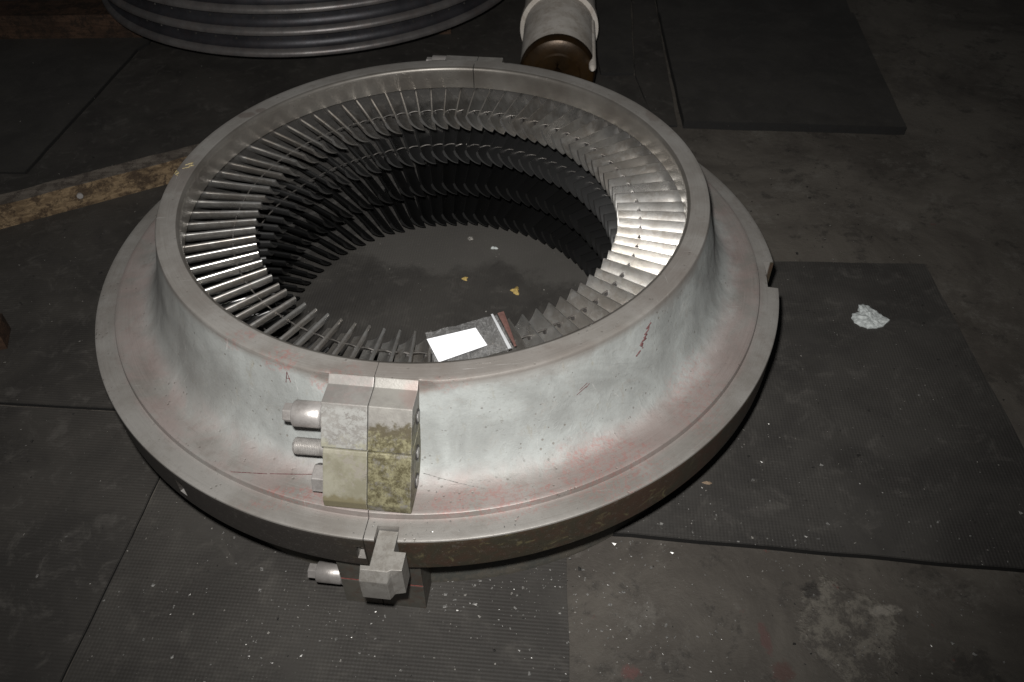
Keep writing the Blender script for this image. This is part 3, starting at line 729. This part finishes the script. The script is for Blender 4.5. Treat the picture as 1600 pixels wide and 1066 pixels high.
tube(bm, [q0 - ax * .040, q0 - ax * .034, q0 - ax * .026, q0 + ax * .30], [.005, .009, .011, .011], 20); from_bm(bm, 'keyway_bar', MAT['shaft'], sh, smooth=True)
for dx, dz in ((.052, .060),):
    bm = bmesh.new(); p = base + kx * dx + Vector((0, 0, dz)); tube(bm, [p - ax * .0035, p + ax * .01], .0045, 12); from_bm(bm, 'screw_hole', MAT['bright'], sh)

# ------------------------------------------------------------------ scraps on the floor
def scrap(name, x, y, z, r, h, mat, label, cat, seed=0, seg=26, lobes=.5, sy=1., rot=0.):
    bm = bmesh.new(); c_ = bm.verts.new((0, 0, h)); rings = []
    for q in (.35, .7, 1.0):
        row = []
        for k in range(seg):
            a_ = 2 * math.pi * k / seg; rr_ = r * q * (1 + lobes * noise.noise(Vector((math.cos(a_) * 1.3 + seed, math.sin(a_) * 1.3, seed))) + .15 * noise.noise(Vector((math.cos(a_) * 6, math.sin(a_) * 6 + seed, 1))))
            row.append(bm.verts.new((rr_ * math.cos(a_), rr_ * math.sin(a_) * sy, h * (1 - q ** 3) * (1 + .7 * noise.noise(Vector((a_ * 2, q * 5, seed)))) + .0004)))
        rings.append(row)
    bot = [bm.verts.new((v.co.x, v.co.y, -.0003)) for v in rings[-1]]
    for k in range(seg):
        j = (k + 1) % seg; bm.faces.new((c_, rings[0][k], rings[0][j]))
        for A, B in zip(rings, rings[1:]): bm.faces.new((A[k], B[k], B[j], A[j]))
        bm.faces.new((rings[-1][k], bot[k], bot[j], rings[-1][j]))
    bm.faces.new(bot[::-1])
    for v in bm.verts: v.co.rotate(Matrix.Rotation(rot, 3, 'Z'))
    return tag(from_bm(bm, name, mat, loc=(x, y, z)), label, cat)
# white scrap of wadding, shaped like a mitten
bm = bmesh.new()
ol = [(-.042, .006), (-.036, .020), (-.024, .024), (-.016, .022), (-.018, .034), (-.012, .050), (.0, .053), (.012, .044), (.022, .030), (.032, .010), (.044, -.006), (.034, -.014), (.024, -.024), (.006, -.030), (-.014, -.031), (-.030, -.022), (-.040, -.010)]
P_ = jag(ol, .004, .0016, 3.3)
def fl(p, q, h): x_, y_ = p.x * q, p.y * q; return bm.verts.new((x_, y_, h * (1 + .9 * noise.noise(Vector((x_ * 90, y_ * 90, 0))) + .25 * noise.noise(Vector((x_ * 260, y_ * 260, 5))))))
cen = bm.verts.new((0, 0, .008)); ins = [fl(p, .3, .0075) for p in P_]; in2 = [fl(p, .55, .007) for p in P_]; inn = [fl(p, .8, .006) for p in P_]; out_ = [fl(p, 1, .004) for p in P_]; bt = [bm.verts.new((p.x, p.y, 0)) for p in P_]
for k in range(len(P_)):
    j = (k + 1) % len(P_); bm.faces.new((cen, ins[k], ins[j])); bm.faces.new((ins[k], in2[k], in2[j], ins[j])); bm.faces.new((in2[k], inn[k], inn[j], in2[j])); bm.faces.new((inn[k], out_[k], out_[j], inn[j])); bm.faces.new((out_[k], bt[k], bt[j], out_[j]))
bm.faces.new(bt[::-1]); o = from_bm(bm, 'cotton_scrap', MAT['white'], smooth=True, loc=(.987, -.078, F)); o.rotation_euler = (0, 0, R(-6)); tag(o, 'flat white cotton scrap on the dark mat right of the ring', 'scrap')
scrap('crumb', .171, .124, F, .011, .005, MAT['crumb'], 'largest yellow crumb on the floor inside the ring', 'crumb', 4, lobes=1.1)
scrap('crumb', .051, .185, F, .0065, .003, MAT['crumb'], 'smaller yellow crumb on the floor inside the ring', 'crumb', 6, lobes=.9)
scrap('crumb', .077, .347, F, .0075, .004, MAT['grit'], 'pale crumb at the far side of the floor inside the ring', 'crumb', 9)
scrap('paper_bit', .135, .299, F, .011, .003, MAT['white'], 'small white paper bit on the floor inside the ring', 'paper bit', 12, sy=.45, rot=-.4)
scrap('wood_shaving', .477, -.487, F, .009, .003, MAT['tan'], 'curved tan wood shaving on the mat right of the ring flange', 'shaving', 15, sy=.35, rot=-.2)
scrap('paint_flake', 1.16, .86, F - .014, .012, .003, MAT['white'], 'pale flake on the floor right of the thick mat', 'flake', 21, sy=.7)

# scattered swarf: tiny bright chips and grit nobody could count
def chips(name, pts, mat, label, s0=.0009, s1=.0030):
    vs, fs = [], []
    for p in pts:
        s_ = random.uniform(s0, s1) * (.6 + random.random() ** 3 * 1.2); a_ = random.uniform(0, 6.283); el = random.uniform(.35, 1.0); b0 = len(vs)
        tx, ty = random.gauss(0, .45), random.gauss(0, .45)
        for u_, v_ in ((-1, -el), (1, -el * .6), (.8, el), (-.7, el * .7)):
            x_ = (u_ * math.cos(a_) - v_ * math.sin(a_)) * s_; y_ = (u_ * math.sin(a_) + v_ * math.cos(a_)) * s_
            z_ = abs(x_ * tx + y_ * ty) + .0004; vs.append((p[0] + x_, p[1] + y_, p[2] + z_))
        vs.append((p[0], p[1], p[2] - .0002))
        fs += [(b0, b0 + 1, b0 + 2, b0 + 3), (b0 + 1, b0, b0 + 4), (b0 + 2, b0 + 1, b0 + 4), (b0 + 3, b0 + 2, b0 + 4), (b0, b0 + 3, b0 + 4)]
    me = bpy.data.meshes.new(name); me.from_pydata(vs, [], fs); me.update()
    return tag(link(name, me, mat), label, 'debris', kind='stuff')
def mat_z(x, y):
    if x > .19 + (y + .6) * .2 and y < -.575 - (x - .275) * .224: return F - .0135
    if y < -.42 - (x + .55) * .2 and x < .16: return F - .0085
    if x < -.55: return F - .0035
    if x > 1.2: return F - .0135
    return F + .0003
pts = []
while len(pts) < 1100:
    x_, y_ = random.gauss(.12, .42), random.gauss(-.72, .20)
    if math.hypot(x_, y_) > .60 and y_ < .2 and noise.noise(Vector((x_ * 7, y_ * 7, 0))) > random.uniform(-.5, .35): pts.append((x_, y_, mat_z(x_, y_)))
chips('metal_chips', pts, MAT['chips'], 'bright metal chips scattered over the mats in front of the ring', .0007, .0024)
pts = []
while len(pts) < 1500:
    x_, y_ = random.uniform(-1.5, 1.7), random.uniform(-1.0, 1.6)
    if random.random() < math.exp(-((x_ - .1) ** 2 + (y_ + .6) ** 2) * 1.0) + .10 and math.hypot(x_, y_) > .64 or math.hypot(x_, y_) < .44 and random.random() < .25: pts.append((x_, y_, mat_z(x_, y_)))
chips('pale_grit', pts, MAT['grit'], 'pale grit and dust specks scattered over the floor', .0005, .0017)
pts = []
while len(pts) < 500:
    x_, y_ = random.uniform(-1.2, 1.2), random.uniform(-1.0, .9)
    if math.hypot(x_, y_) > .64: pts.append((x_, y_, mat_z(x_, y_)))
chips('dark_grit', pts, MAT['darkgrit'], 'dark crumbs scattered over the floor', .001, .003)
pts = []
for i in range(170):
    if i < 60: t_ = random.gauss(.09, .05); n_ = random.gauss(.665, .016)
    else: t_ = random.gauss(.10, .28); n_ = 0
    if n_: p = ntz(n_, t_, 0)
    else:
        a_ = S + t_ / .66; r_ = random.uniform(.60, .695); p = Vector((r_ * math.cos(a_), r_ * math.sin(a_), 0))
    r_ = math.hypot(p.x, p.y)
    if r_ > .694 or r_ < .60 or 0.655 < r_ < .664: continue
    an = norm(math.atan2(p.y, p.x))
    if R(-101.8) < an < R(-98.5) or abs(p.dot(TV)) < .075 and r_ < .66: continue
    pts.append((p.x, p.y, .0130 if r_ < .66 else .0003))
chips('metal_chips', pts, MAT['chips'], 'bright metal chips lying on the ring flange near the joint', .0005, .0016)
